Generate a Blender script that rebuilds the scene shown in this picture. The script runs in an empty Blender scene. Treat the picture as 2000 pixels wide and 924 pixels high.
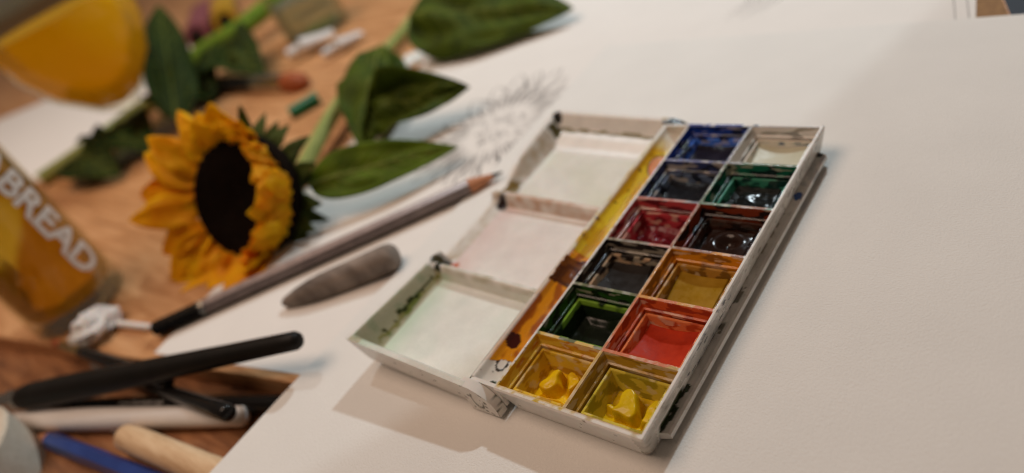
import bpy, bmesh, math, random
from mathutils import Vector, Matrix, noise, Quaternion
random.seed(7)
R = math.radians
# ------------------------------------------------------------------ helpers for units: millimetres -> metres, table top near z = 0
def V(x, y, z=0.0): return Vector((x, y, z + 12.3)) * 0.001
scene = bpy.context.scene
col = scene.collection
# ------------------------------------------------------------------ camera
YAW, PITCH, ROLL = 0.9245, 0.9864, -0.4774
CAM = Vector((109.49, -71.49, 141.36)); FPX = 1402.8
RM = Matrix.Rotation(YAW, 3, 'Z') @ Matrix.Rotation(PITCH, 3, 'X') @ Matrix.Rotation(ROLL, 3, 'Z')
cd = bpy.data.cameras.new('camera'); cam = bpy.data.objects.new('camera', cd); col.objects.link(cam)
cam.matrix_world = Matrix.Translation(V(*CAM)) @ RM.to_4x4()
cd.sensor_width = 36; cd.lens = FPX / 2000 * 36
cd.clip_start = 0.005; cd.clip_end = 50
cd.dof.use_dof = True
cd.dof.aperture_fstop = 5.6
cd.dof.focus_distance = 0.192
scene.camera = cam
def unp(px, py, z):          # photo pixel -> point (mm) on the level z
    d = RM @ Vector(((px - 1000) / FPX, -(py - 462) / FPX, -1))
    t = (z - CAM.z) / d.z
    return CAM + d * t
def ray(px, py, dist):
    d = RM @ Vector(((px - 1000) / FPX, -(py - 462) / FPX, -1))
    return CAM + d.normalized() * dist
# ------------------------------------------------------------------ light
w = bpy.data.worlds.new('World'); scene.world = w; w.use_nodes = True
bgn = w.node_tree.nodes['Background']
bgn.inputs[0].default_value = (1.0, 0.755, 0.585, 1); bgn.inputs[1].default_value = 0.09
def lamp(kind, name, loc, power, color, **k):
    l = bpy.data.lights.new(name, kind); l.energy = power; l.color = color
    o = bpy.data.objects.new(name, l); col.objects.link(o); o.location = V(*loc)
    for a, v in k.items(): setattr(l, a, v)
    return o
lamp('POINT', 'desk_lamp', (-112, 652, 535), 11.2, (0.80, 0.93, 1.0), shadow_soft_size=0.013)
sp = lamp('SPOT', 'side_lamp', (-557, 338, 900), 5.6, (0.86, 0.96, 1.0), shadow_soft_size=0.005, spot_blend=0.012)
sp.data.spot_size = R(86)
_edge = (V(27, 188, -11) - sp.location).normalized()
_ax = Vector((0.25, 0.97, 0)).normalized()
_dir = Quaternion(_ax, R(43)) @ _edge
if _dir.x > _edge.x: _dir = Quaternion(_ax, R(-43)) @ _edge
sp.rotation_euler = _dir.to_track_quat('-Z', 'Y').to_euler()
ar = lamp('AREA', 'ceiling_lamp', (-480, -180, 1150), 8.2, (1.0, 0.72, 0.55), shape='DISK', size=0.8)
scene.view_settings.view_transform = 'Standard'; scene.view_settings.look = 'None'
scene.view_settings.exposure = 0.0; scene.view_settings.gamma = 1.0
scene.cycles.use_denoising = True; scene.cycles.filter_width = 1.05
scene.cycles.max_bounces = 10; scene.cycles.transmission_bounces = 10
scene.cycles.caustics_refractive = False; scene.cycles.caustics_reflective = False
scene.cycles.sample_clamp_indirect = 4
# ------------------------------------------------------------------ materials
def lin(r, g, b):
    f = lambda c: (c / 255 / 12.92) if c / 255 <= 0.04045 else ((c / 255 + 0.055) / 1.055) ** 2.4
    return (f(r), f(g), f(b))
class NT:
    def __init__(s, name):
        s.m = bpy.data.materials.new(name); s.m.use_nodes = True
        s.t = s.m.node_tree; s.b = s.t.nodes['Principled BSDF']
    def n(s, t, **k):
        x = s.t.nodes.new(t)
        for a, v in k.items(): setattr(x, a, v)
        return x
    def l(s, a, b): s.t.links.new(a, b)
    def noise(s, scale, detail=4, rough=.55, stretch=None, coord='Object'):
        tc = s.n('ShaderNodeTexCoord'); mp = s.n('ShaderNodeMapping')
        if stretch: mp.inputs['Scale'].default_value = stretch
        nz = s.n('ShaderNodeTexNoise'); nz.inputs['Scale'].default_value = scale
        nz.inputs['Detail'].default_value = detail; nz.inputs['Roughness'].default_value = rough
        s.l(tc.outputs[coord], mp.inputs[0]); s.l(mp.outputs[0], nz.inputs['Vector']); return nz
    def ramp(s, src, stops):
        r = s.n('ShaderNodeValToRGB'); e = r.color_ramp.elements
        while len(e) < len(stops): e.new(0.5)
        for i, (p, c) in enumerate(stops): e[i].position = p; e[i].color = (*c, 1)
        s.l(src, r.inputs[0]); return r
    def bump(s, src, strength, dist):
        b = s.n('ShaderNodeBump'); b.inputs['Strength'].default_value = strength; b.inputs['Distance'].default_value = dist
        s.l(src, b.inputs['Height']); s.l(b.outputs[0], s.b.inputs['Normal']); return b
    def set(s, **k):
        for a, v in k.items():
            s.b.inputs[a.replace('_', ' ')].default_value = v
        return s
def simple(name, c1, c2=None, rough=.5, scale=300, bump=0.0, bdist=.0003, stretch=None, **k):
    t = NT(name); c2 = c2 or tuple(x * .8 for x in c1)
    nz = t.noise(scale, stretch=stretch)
    r = t.ramp(nz.outputs[0], [(.3, c2), (.7, c1)])
    t.l(r.outputs[0], t.b.inputs['Base Color']); t.b.inputs['Roughness'].default_value = rough
    if bump: t.bump(nz.outputs[0], bump, bdist)
    for a, v in k.items(): t.b.inputs[a.replace('_', ' ')].default_value = v
    return t.m
def mat_stained(name, base, rough=.38, wet=.2):
    t = NT(name); a = t.n('ShaderNodeAttribute', attribute_name='stain')
    n1 = t.noise(2200, 5, .65); n2 = t.noise(170, 3)
    wv = t.ramp(n2.outputs[0], [(.3, tuple(x * .88 for x in base)), (.7, base)])
    # break the stain's edge up with fine grain
    ad = t.n('ShaderNodeMath', operation='MULTIPLY_ADD'); ad.inputs[1].default_value = .3; ad.inputs[2].default_value = -.15
    t.l(n1.outputs[0], ad.inputs[0])
    sm = t.n('ShaderNodeMath', operation='ADD'); t.l(a.outputs['Alpha'], sm.inputs[0]); t.l(ad.outputs[0], sm.inputs[1])
    mr = t.n('ShaderNodeMapRange', interpolation_type='SMOOTHSTEP'); mr.inputs[1].default_value = .05; mr.inputs[2].default_value = .95
    t.l(sm.outputs[0], mr.inputs[0])
    mx = t.n('ShaderNodeMix', data_type='RGBA'); t.l(mr.outputs[0], mx.inputs[0]); t.l(wv.outputs[0], mx.inputs[6]); t.l(a.outputs['Color'], mx.inputs[7])
    t.l(mx.outputs[2], t.b.inputs['Base Color'])
    rr = t.n('ShaderNodeMapRange'); rr.inputs[3].default_value = rough; rr.inputs[4].default_value = wet; t.l(mr.outputs[0], rr.inputs[0]); t.l(rr.outputs[0], t.b.inputs['Roughness'])
    mb = t.n('ShaderNodeMath', operation='MULTIPLY'); t.l(mr.outputs[0], mb.inputs[0]); t.l(n1.outputs[0], mb.inputs[1])
    t.bump(mb.outputs[0], .5, .0003)
    t.set(Subsurface_Weight=.08, Subsurface_Scale=.002)
    return t.m
PLASTIC = mat_stained('white_plastic', (.80, .765, .71), .3, .14)
PANPL = mat_stained('pan_plastic', (.72, .66, .56), .3, .12)
def mat_cake(name, c1, c2, rough, bump=.3, scale=150, spec=.3):
    t = NT(name); a = t.noise(scale, 6, .6); b = t.noise(scale * 5, 3, .6)
    r = t.ramp(a.outputs[0], [(.28, c2), (.72, c1)])
    t.l(r.outputs[0], t.b.inputs['Base Color'])
    rr = t.ramp(a.outputs[0], [(.35, (rough * .6,) * 3), (.68, (rough * 1.5,) * 3)]); t.l(rr.outputs[0], t.b.inputs['Roughness'])
    ad = t.n('ShaderNodeMath', operation='MULTIPLY_ADD'); ad.inputs[1].default_value = .25; t.l(b.outputs[0], ad.inputs[0]); t.l(a.outputs[0], ad.inputs[2])
    t.bump(ad.outputs[0], bump, .0006); t.set(Specular_IOR_Level=spec); return t.m
def mat_paper(name, c, bump=.5, scale=1500):
    t = NT(name); a = t.noise(scale, 4, .6); b = t.noise(40, 3)
    r = t.ramp(b.outputs[0], [(.3, tuple(x * .965 for x in c)), (.7, c)])
    t.l(r.outputs[0], t.b.inputs['Base Color']); t.set(Roughness=.92, Specular_IOR_Level=.2)
    t.bump(a.outputs[0], bump, .00034); return t.m
PAPER = mat_paper('watercolour_paper', (.78, .762, .722), .6, 1700)
PAPER2 = mat_paper('cartridge_paper', (.80, .765, .72), .2, 2200)
def mat_wood(name, c1, c2, c3, scale=9, ang=0.0, rough=.42):
    t = NT(name); tc = t.n('ShaderNodeTexCoord'); mp = t.n('ShaderNodeMapping')
    mp.inputs['Rotation'].default_value = (0, 0, ang); mp.inputs['Scale'].default_value = (1.0, 11, 4)
    t.l(tc.outputs['Object'], mp.inputs[0])
    a = t.n('ShaderNodeTexNoise'); a.inputs['Scale'].default_value = scale; a.inputs['Detail'].default_value = 9; a.inputs['Roughness'].default_value = .68; a.inputs['Distortion'].default_value = .5
    t.l(mp.outputs[0], a.inputs['Vector'])
    r = t.ramp(a.outputs[0], [(.30, c3), (.47, c2), (.66, c1)])
    t.l(r.outputs[0], t.b.inputs['Base Color']); t.set(Roughness=rough)
    t.bump(a.outputs[0], .25, .0008); return t.m
TABLE = mat_wood('oak_table', lin(216, 166, 118), lin(192, 138, 90), lin(140, 92, 54), 14, R(14))
TABLED = mat_wood('dark_oak', lin(176, 124, 80), lin(138, 90, 54), lin(78, 48, 28), 22, R(16))
BARWOOD = mat_wood('walnut', lin(132, 92, 66), lin(106, 72, 50), lin(66, 44, 32), 30, R(-20), .6)
LIMEWOOD = mat_wood('pale_wood', lin(226, 196, 158), lin(212, 178, 138), lin(186, 146, 106), 40, R(-20), .55)
CEDAR = simple('cedar', lin(206, 142, 100), lin(176, 112, 74), .6, 700, .2)
BLACK = simple('black_lacquer', (.010, .009, .008), (.007, .006, .006), .18, 60, .03, Specular_IOR_Level=.26)
BLACKM = simple('black_satin', (.012, .010, .008), (.008, .007, .006), .45, 120, .05, Specular_IOR_Level=.14)
WHITEL = simple('white_lacquer', (.84, .81, .78), (.78, .75, .72), .24, 50, .02)
STEEL = simple('steel', (.62, .60, .56), (.5, .48, .44), .25, 400, .1, Metallic=1.0)
BRASS = simple('brass', (.72, .55, .27), (.6, .44, .2), .28, 400, .1, Metallic=1.0)
GREYB = simple('grey_barrel', lin(140, 126, 122), lin(118, 105, 103), .34, 200, .03, Metallic=.35)
BLUEB = simple('blue_lacquer', lin(42, 66, 132), lin(34, 54, 112), .28, 90, .03)
GRAPH = simple('graphite', (.05, .05, .05), (.03, .03, .03), .4, 900, .2, Metallic=.3)
STUMP = simple('stump_paper', lin(150, 136, 124), lin(88, 76, 68), .88, 55, .5, .0006, (1, 3.5, 1))
TAPE = simple('tape_side', lin(214, 204, 186), lin(196, 184, 164), .8, 500, .35)
INK = simple('print_grey', lin(196, 192, 186), None, .5)
SKETCH = simple('pencil_line', lin(150, 144, 139), lin(170, 165, 160), .7, 900)
KRAFT = simple('kraft_board', lin(150, 112, 66), lin(128, 92, 52), .8, 500, .2)
NAVY = simple('navy_cloth', lin(28, 36, 48), lin(20, 26, 36), .7, 900, .3)
TISSUE = simple('tissue', (.80, .76, .72), (.74, .70, .66), .9, 400, .2, Subsurface_Weight=.2, Subsurface_Scale=.003)
GREENP = simple('green_plastic', lin(10, 120, 82), lin(8, 96, 66), .35, 90, .02)
BRISTLE = simple('bristle', lin(176, 92, 44), lin(128, 60, 26), .6, 900, .4)
def mat_leaf(name, c1, c2, rough=.5):
    t = NT(name); a = t.noise(70, 6, .6); r = t.ramp(a.outputs[0], [(.3, c2), (.7, c1)])
    t.l(r.outputs[0], t.b.inputs['Base Color']); t.set(Roughness=.65, Specular_IOR_Level=.12)
    b = t.noise(500, 4); t.bump(b.outputs[0], .35, .0006); return t.m
LEAFB = mat_leaf('leaf_bright', lin(96, 118, 18), lin(64, 84, 14)); LEAF = mat_leaf('leaf', lin(76, 92, 14), lin(44, 58, 12)); LEAFD = mat_leaf('leaf_dark', lin(52, 66, 20), lin(30, 42, 14))
SEPAL = mat_leaf('sepal', lin(78, 90, 34), lin(46, 58, 24), .6); STEM = mat_leaf('stem', lin(158, 164, 98), lin(134, 144, 78), .6)
STEMG = mat_leaf('stem_green', lin(118, 144, 44), lin(88, 116, 30), .5)
VEIN = mat_leaf('vein', lin(124, 132, 60), lin(104, 112, 48), .6)
def mat_petal():
    t = NT('petal'); a = t.noise(60, 5, .6); oi = t.n('ShaderNodeObjectInfo')
    r = t.ramp(a.outputs[0], [(.25, lin(244, 164, 2)), (.75, lin(255, 212, 14))])
    h = t.n('ShaderNodeHueSaturation'); mr = t.n('ShaderNodeMapRange'); mr.inputs[3].default_value = .485; mr.inputs[4].default_value = .508
    t.l(oi.outputs['Random'], mr.inputs[0]); t.l(mr.outputs[0], h.inputs['Hue']); t.l(r.outputs[0], h.inputs['Color']); t.l(h.outputs[0], t.b.inputs['Base Color'])
    t.set(Roughness=.6, Specular_IOR_Level=.2, Subsurface_Weight=.0)
    tr = t.n('ShaderNodeBsdfTranslucent'); t.l(h.outputs[0], tr.inputs[0]); mx = t.n('ShaderNodeMixShader'); mx.inputs[0].default_value = .35
    out = t.t.nodes['Material Output']; t.l(t.b.outputs[0], mx.inputs[1]); t.l(tr.outputs[0], mx.inputs[2]); t.l(mx.outputs[0], out.inputs[0])
    b = t.noise(250, 4, .6, stretch=(1, 1, 1)); t.bump(b.outputs[0], .3, .0008); return t.m
PETAL = mat_petal()
DISC = simple('floret', (.016, .010, .007), (.006, .004, .003), .9, 900, .8, .001, Specular_IOR_Level=.05)
def mat_glass(name, c, rough=0.0, ior=1.45):
    return NT(name).set(Base_Color=(*c, 1), Roughness=rough, IOR=ior, Transmission_Weight=1.0).m
def mat_thin(name, tint, refl=.5):
    t = NT(name); tr = t.n('ShaderNodeBsdfTransparent'); tr.inputs[0].default_value = (*tint, 1); gl = t.n('ShaderNodeBsdfGlossy'); gl.inputs['Roughness'].default_value = .03
    fr = t.n('ShaderNodeLayerWeight'); fr.inputs[0].default_value = .22; mx = t.n('ShaderNodeMixShader'); ml = t.n('ShaderNodeMath', operation='MULTIPLY'); ml.inputs[1].default_value = refl
    t.l(fr.outputs['Fresnel'], ml.inputs[0]); t.l(ml.outputs[0], mx.inputs[0]); t.l(tr.outputs[0], mx.inputs[1]); t.l(gl.outputs[0], mx.inputs[2]); t.l(mx.outputs[0], t.t.nodes['Material Output'].inputs[0]); return t.m
def mat_liquid(name, c, tw, rough=.1, trans=.5):
    t = NT(name); t.set(Base_Color=(*c, 1), Roughness=rough, IOR=1.34, Transmission_Weight=tw)
    tl = t.n('ShaderNodeBsdfTranslucent'); tl.inputs[0].default_value = (*c, 1); mx = t.n('ShaderNodeMixShader'); mx.inputs[0].default_value = trans
    t.l(t.b.outputs[0], mx.inputs[1]); t.l(tl.outputs[0], mx.inputs[2]); t.l(mx.outputs[0], t.t.nodes['Material Output'].inputs[0]); return t.m
GLASS = mat_thin('clear_glass', (.97, .97, .90), .4); AMBER = mat_liquid('amber_liquid', (.96, .60, .06), .82, .05, .22)
ORANGE = mat_liquid('orange_drink', (1.0, .70, .004), .05, .08, .45)
TEALG = mat_liquid('teal_water', (.78, .88, .84), .85, .05, .2)
# ------------------------------------------------------------------ mesh building
class MB:
    def __init__(s): s.v = []; s.f = []; s.c = []
    def add(s, p, c=(0, 0, 0, 0)): s.v.append(p); s.c.append(c); return len(s.v) - 1
    def patch(s, a, b, c, d, res, cf=None):
        """grid over the quad a-b-c-d (mm), cf(x,y,z,u,v) -> stain rgba"""
        a, b, c, d = map(Vector, (a, b, c, d))
        nu = max(1, int(max((b - a).length, (c - d).length) / res)); nv = max(1, int(max((d - a).length, (c - b).length) / res))
        base = len(s.v)
        for j in range(nv + 1):
            for i in range(nu + 1):
                u, v = i / nu, j / nv
                p = (a * (1 - u) + b * u) * (1 - v) + (d * (1 - u) + c * u) * v
                s.add(p, cf(p.x, p.y, p.z, u, v) if cf else (0, 0, 0, 0))
        for j in range(nv):
            for i in range(nu):
                k = base + j * (nu + 1) + i; s.f.append((k, k + 1, k + nu + 2, k + nu + 1))
    def loops(s, loops, cap0=False, cap1=False, closed=True):
        ids = [[s.add(Vector(p)) for p in lp] for lp in loops]; n = len(ids[0])
        for A, B in zip(ids, ids[1:]):
            for i in range(n if closed else n - 1):
                j = (i + 1) % n; s.f.append((A[i], A[j], B[j], B[i]))
        if cap0: s.f.append(tuple(reversed(ids[0])))
        if cap1: s.f.append(tuple(ids[-1]))
        return ids
    def box(s, x0, x1, y0, y1, z0, z1):
        s.loops([[(x0, y0, z0), (x1, y0, z0), (x1, y1, z0), (x0, y1, z0)], [(x0, y0, z1), (x1, y0, z1), (x1, y1, z1), (x0, y1, z1)]], True, True)
    def build(s, name, mat, parent=None, smooth=True, origin=None, stain=True, auto=None, bevel=None):
        o0 = origin or Vector((0, 0, 0))
        me = bpy.data.meshes.new(name)
        q = V(*o0) if origin is not None else None
        pts = [V(*p) for p in s.v]
        par = parent
        off = Vector((0, 0, 0))
        if parent is not None: off = world_loc(parent)
        elif q is not None: off = q
        me.from_pydata([p - off for p in pts], [], s.f)
        if stain and 'plastic' in mat.name:
            at = me.attributes.new('stain', 'FLOAT_COLOR', 'POINT')
            at.data.foreach_set('color', [x for c in s.c for x in c])
        me.materials.append(mat); me.update()
        bm = bmesh.new(); bm.from_mesh(me); bmesh.ops.remove_doubles(bm, verts=bm.verts, dist=1e-6); bmesh.ops.recalc_face_normals(bm, faces=bm.faces); bm.to_mesh(me); bm.free()
        if smooth:
            me.polygons.foreach_set('use_smooth', [True] * len(me.polygons))
            me.set_sharp_from_angle(angle=R(auto or 38))
        o = bpy.data.objects.new(name, me); col.objects.link(o)
        if parent is not None: o.parent = parent
        elif q is not None: o.location = q
        if bevel:
            md = o.modifiers.new('bevel', 'BEVEL'); md.width = bevel * .001; md.segments = 3; md.limit_method = 'ANGLE'; md.angle_limit = R(40)
        return o
def world_loc(o):
    p = Vector((0, 0, 0))
    while o is not None: p += o.location; o = o.parent
    return p
def tag(o, label, cat, group=None, kind=None):
    if label: o['label'] = label
    if cat: o['category'] = cat
    if group: o['group'] = group
    if kind: o['kind'] = kind
    return o
def thing(name, label, cat, loc, group=None):
    o = bpy.data.objects.new(name, None); o.empty_display_size = .01; col.objects.link(o); o.location = V(*loc)
    return tag(o, label, cat, group)
def frame(axis, hint=Vector((0, 0, 1))):
    a = Vector(axis).normalized()
    if abs(a.dot(hint)) > .97: hint = Vector((1, 0, 0))
    x = hint.cross(a).normalized(); y = a.cross(x); return a, x, y
def lathe(mb, p0, axis, prof, n=24, sides=None, rot=0.0):
    """prof: list of (distance along axis, radius)"""
    p0 = Vector(p0); a, x, y = frame(axis); n = sides or n
    mb.loops([[p0 + a * t + (x * math.cos(rot + 2 * math.pi * i / n) + y * math.sin(rot + 2 * math.pi * i / n)) * r for i in range(n)] for t, r in prof], prof[0][1] > 1e-6, prof[-1][1] > 1e-6)
    return mb
def tube(mb, pts, rad, n=12):
    pts = [Vector(p) for p in pts]; lp = []
    for i, p in enumerate(pts):
        t = (pts[min(i + 1, len(pts) - 1)] - pts[max(i - 1, 0)]); a, x, y = frame(t)
        r = rad[i] if isinstance(rad, (list, tuple)) else rad
        lp.append([p + (x * math.cos(2 * math.pi * k / n) + y * math.sin(2 * math.pi * k / n)) * r for k in range(n)])
    mb.loops(lp, True, True); return mb
def spline(pts, n=24):
    pts = [Vector(p) for p in pts]; out = []
    P = [pts[0] * 2 - pts[1]] + pts + [pts[-1] * 2 - pts[-2]]
    for i in range(1, len(P) - 2):
        for k in range(n):
            t = k / n; a, b, c, d = P[i - 1:i + 3]
            out.append(.5 * ((2 * b) + (c - a) * t + (2 * a - 5 * b + 4 * c - d) * t * t + (3 * b - a - 3 * c + d) * t ** 3))
    out.append(pts[-1]); return out
def nz(x, y, z=0.0, s=1.0): return noise.noise(Vector((x * s, y * s, z * s)))
def fbm(x, y, z=0.0, s=1.0):
    p = Vector((x * s, y * s, z * s)); return noise.noise(p) + .3 * noise.noise(p * 2.3 + Vector((7, 3, 1)))
def clamp(v, a=0.0, b=1.0): return a if v < a else b if v > b else v
def sst(a, b, v):
    t = clamp((v - a) / (b - a)); return t * t * (3 - 2 * t)
def mixc(a, b, t): return tuple(a[i] * (1 - t) + b[i] * t for i in range(3))
# ------------------------------------------------------------------ table and sheets
m = MB(); ta = R(10.8); te = Vector((math.cos(ta), math.sin(ta), 0)); tn = Vector((-te.y, te.x, 0)); tp = Vector((-112, -18.5, 0))
q = [tp - te * 3000, tp + te * 420, tp + te * 420 + tn * 2500, tp - te * 3000 + tn * 2500]
m.loops([[(p.x, p.y, z) for p in q] for z in (-22.25, -12.3)], True, True)
tag(m.build('table_top', TABLE, smooth=False, bevel=.8), None, None, kind='structure')
m = MB(); m.box(-3200, 460, -600, 2600, -60, -22.3)
tag(m.build('desk_surface', TABLED, smooth=False), None, None, kind='structure')
def sheet(name, corner, ang, wd, ht, z0, z1, mat, label, cat, sag=0):
    e1 = Vector((math.cos(ang), math.sin(ang), 0)); e2 = Vector((-math.sin(ang), math.cos(ang), 0)); c = Vector((*corner, 0))
    q = [c, c + e1 * wd, c + e1 * wd + e2 * ht, c + e2 * ht]; m = MB()
    m.loops([[(p.x, p.y, z0) for p in q], [(p.x, p.y, z1) for p in q]], True, True)
    return tag(m.build(name, mat, smooth=False, origin=Vector((c.x, c.y, z0))), label, cat)
A2 = R(10.8)
drawing = sheet('drawing_sheet', (-214, -34), A2, 305, 420, -12.22, -12.05, PAPER2, 'white drawing sheet with a faint pencil sketch, under the pencil and sunflower leaves', 'paper')
sheet('watercolour_pad', (-116, -160), R(0), 330, 371, -12.0, -11.0, PAPER, 'clean white watercolour pad lying flat under the open paint box', 'paper pad')
E1 = Vector((math.cos(R(19)), math.sin(R(19)), 0)); E2 = Vector((-E1.y, E1.x, 0)); kc = Vector((62.5, 205, 0)) - E1 * 120 - E2 * 60; ncn = Vector((63.0, 205, 0)) - E2 * 60
sheet('kraft_board', kc.xy[:], R(19), 120, 200, -12.29, -12.235, KRAFT, 'brown kraft board poking out from under the drawing sheet', 'board')
sheet('notebook', ncn.xy[:], R(19), 200, 240, -12.29, -12.24, NAVY, 'dark navy cloth notebook cover beside the brown kraft board', 'notebook')
# pencil sketch of a flower head on the drawing sheet
m = MB(); rs = random.Random(5)
def stroke(pts, wd=.5):
    pts = [Vector((p[0], p[1], -12.035)) for p in pts]; ids = []
    for i, p in enumerate(pts):
        t = pts[min(i + 1, len(pts) - 1)] - pts[max(i - 1, 0)]; nrm = Vector((-t.y, t.x, 0)).normalized() * wd * .5 * (.5 + math.sin(math.pi * i / (len(pts) - 1)))
        ids.append((m.add(p - nrm), m.add(p + nrm)))
    for a, b in zip(ids, ids[1:]): m.f.append((a[0], b[0], b[1], a[1]))
sc = Vector((-138, 138, 0))
for ring, (r0, r1, cnt) in enumerate(((16, 34, 19), (19, 42, 21))):
    for k in range(cnt):
        a = 2 * math.pi * k / cnt + rs.uniform(-.1, .1); rr = r1 * rs.uniform(.85, 1.1); da = .15
        def pp(r, t): return (sc.x + r * math.cos(t) * 1.0, sc.y + r * math.sin(t) * 1.25)
        stroke([pp(r0, a - da), pp((r0 + rr) / 2, a - da * 1.25), pp(rr * .9, a - da * .5), pp(rr, a)], .7)
        stroke([pp(r0, a + da), pp((r0 + rr) / 2, a + da * 1.25), pp(rr * .9, a + da * .5), pp(rr, a)], .7)
        for q in range(2):
            t = a + rs.uniform(-.08, .08); stroke([pp(r0, t), pp(r0 + 5, t), pp(r0 + rs.uniform(8, 14), t + .02)], .5)
for k in range(70):
    a = rs.uniform(0, 6.28); r = rs.uniform(4, 16); x, y = sc.x + r * math.cos(a), sc.y + r * math.sin(a) * 1.2
    stroke([(x, y), (x + rs.uniform(-2, 2), y + rs.uniform(1, 3)), (x + rs.uniform(-3, 3), y + rs.uniform(2, 5))], .6)
for k in range(7): # faint ruled and stem lines further up the sheet
    x = -60 + k * 3 + rs.uniform(-2, 2); stroke([(x, 232 + rs.uniform(-4, 4)), (x + 6, 245), (x + 4, 262), (x + 14, 280)], .5)
for x in (38, 42.5): stroke([(x + 7, 204), (x + 4.5, 214), (x + 1, 228), (x - 2, 240)], .35)
sk = m.build('pencil_sketch', SKETCH, drawing, smooth=False); sk['kind'] = 'stuff'
# ------------------------------------------------------------------ the paint box
BOX = thing('watercolour_box', 'open white plastic watercolour box with stained dividers and a mixing lid', 'paint box', (0, 63, -11))
YEL = lin(196, 152, 22); OCH = lin(176, 118, 26); ORG = lin(206, 128, 16); BRN = lin(70, 34, 12); DGR = lin(26, 44, 24); DRD = lin(66, 20, 12)
CREAM = lin(214, 202, 176)
# per cell: (name, label colour, wall A, wall B, coverage, pan A, pan B)
CELLS = {
 (0, 0): ('deep yellow', lin(216, 178, 58), lin(202, 150, 32), .74, lin(218, 182, 52), lin(184, 140, 28)),
 (0, 1): ('lemon yellow', lin(182, 140, 40), lin(150, 112, 34), .7, lin(206, 186, 62), lin(160, 144, 36)),
 (1, 0): ('sap green', lin(34, 74, 18), lin(14, 26, 12), .88, lin(124, 164, 54), lin(22, 44, 14)),
 (1, 1): ('vermilion red', lin(206, 92, 42), lin(158, 54, 22), .86, lin(216, 124, 74), lin(176, 72, 34)),
 (2, 0): ('lamp black', lin(40, 30, 26), lin(16, 13, 12), .70, lin(38, 30, 26), lin(190, 160, 128)),
 (2, 1): ('yellow ochre', lin(212, 138, 24), lin(150, 92, 18), .84, lin(176, 130, 52), lin(120, 84, 26)),
 (3, 0): ('crimson', lin(176, 62, 64), lin(92, 14, 22), .68, lin(180, 56, 64), lin(112, 16, 28)),
 (3, 1): ('burnt umber', lin(124, 48, 18), lin(30, 14, 10), .90, lin(60, 32, 20), lin(26, 14, 10)),
 (4, 0): ('prussian blue', lin(44, 54, 96), lin(16, 17, 30), .74, lin(86, 100, 122), lin(18, 22, 34)),
 (4, 1): ('viridian green', lin(14, 96, 70), lin(6, 30, 26), .84, lin(60, 136, 110), lin(6, 46, 38)),
 (5, 0): ('ultramarine blue', lin(26, 58, 142), lin(9, 11, 36), .92, lin(70, 118, 210), lin(12, 15, 54)),
 (5, 1): ('chinese white', lin(58, 78, 104), lin(150, 136, 110), .30, lin(66, 90, 112), lin(206, 204, 190)),
}
PX, PY = 24.12, 21.0
def cell_rect(k, c): return (-PX + c * PX, c * PX, k * PY, (k + 1) * PY)
def wallstain(k, c, x, y, z, lo=0.0):
    nm, A, B, cov, pa, pb = CELLS[(k, c)]
    n1 = nz(x * .22 + 17 * k, y * .22 + 9 * c, z * .55); n2 = nz(x * .16 + 5 + k, y * .16 + 31 * k, z * .7 + c); n3 = nz(x * .26 + 9, y * .26, z * 1.7 + k * 3)
    colr = mixc(A, B, sst(-.06, .10, n1 + .35 * n3))
    if (k, c) == (0, 0): colr = mixc(colr, lin(186, 96, 24), .8 * sst(.05, .2, n2))
    g = sst(.44 - (1 - cov) * .9, .54 - (1 - cov) * .9, n2 + .4 * n3)          # thin washes where the paint wore off
    colr = mixc(colr, mixc(A, CREAM, .5), g * (.85 if sum(A) > .12 else .6))
    return (*colr, clamp(1.0 - .2 * g if cov > .5 else .25 + .8 * sst(.15, .4, n2)))
tray = MB()
zr = 0.0; wi = .50
# walls of each compartment
for (k, c), d in CELLS.items():
    x0, x1, y0, y1 = cell_rect(k, c)
    cf = lambda x, y, z, u, v, k=k, c=c: wallstain(k, c, x, y, z)
    def ring(ins, z): return [(x0 + ins, y0 + ins, z), (x1 - ins, y0 + ins, z), (x1 - ins, y1 - ins, z), (x0 + ins, y1 - ins, z)]
    prof = [(wi, -.12), (wi + .16, -.38), (1.45, -3.0), (2.0, -3.25), (2.1, -4.2), (2.4, -10.5)]
    for (i0, z0), (i1, z1) in zip(prof, prof[1:]):
        A, B = ring(i0, z0), ring(i1, z1)
        for e in range(4):
            f = (e + 1) % 4; tray.patch(A[e], A[f], B[f], B[e], .3 if z0 > -3.5 else 3, cf)
    Fl = ring(2.4, -10.5); tray.patch(*Fl, 4, cf)
# top of rim and dividers
def topstain_glint(x, y, z, u, v):
    c = 0 if x < 0 else 1; k = min(5, max(0, int((y - .9) // PY)))
    # the divider between rows takes the colour of the cell behind or in front, whichever noise favours
    if nz(x, y, 3, .12) > .05: k = min(5, max(0, int((y + .9) // PY)))
    nm, A, B, cov, pa, pb = CELLS[(k, c)]
    n = nz(x * .3, y * .3, 7)
    edge = x < -23.3 or x > 23.3 or y < .2 or y > 125.8
    a = .12 + .5 * sst(.1, .5, n) if edge else .62 + .38 * sst(-.3, .3, n + (cov - .75))
    colr = mixc(A, CREAM, .22 + .3 * sst(.1, .5, nz(x * .5, y * .5, 20))) if not edge else mixc(A, lin(160, 150, 90), .4)  # noise-driven cream paints a few highlights onto the inner divider tops
    if x > 23.3: a *= .6; colr = mixc(colr, CREAM, .5)
    if edge and (y < 9 and x < -18 or y < .2 and x < 4): colr = lin(196, 164, 60); a = .25 + .6 * sst(-.1, .4, nz(x * .5, y * .5, 41))
    if edge and x < -23.3 and nz(x * 1.1, y * .8, 31) > .45: a = .9; colr = lin(70, 62, 40)
    if y > 125.8: a = sst(-.1, .3, n + (.3 if x < 0 else -.3)); colr = A
    return (*colr, clamp(a))
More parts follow.
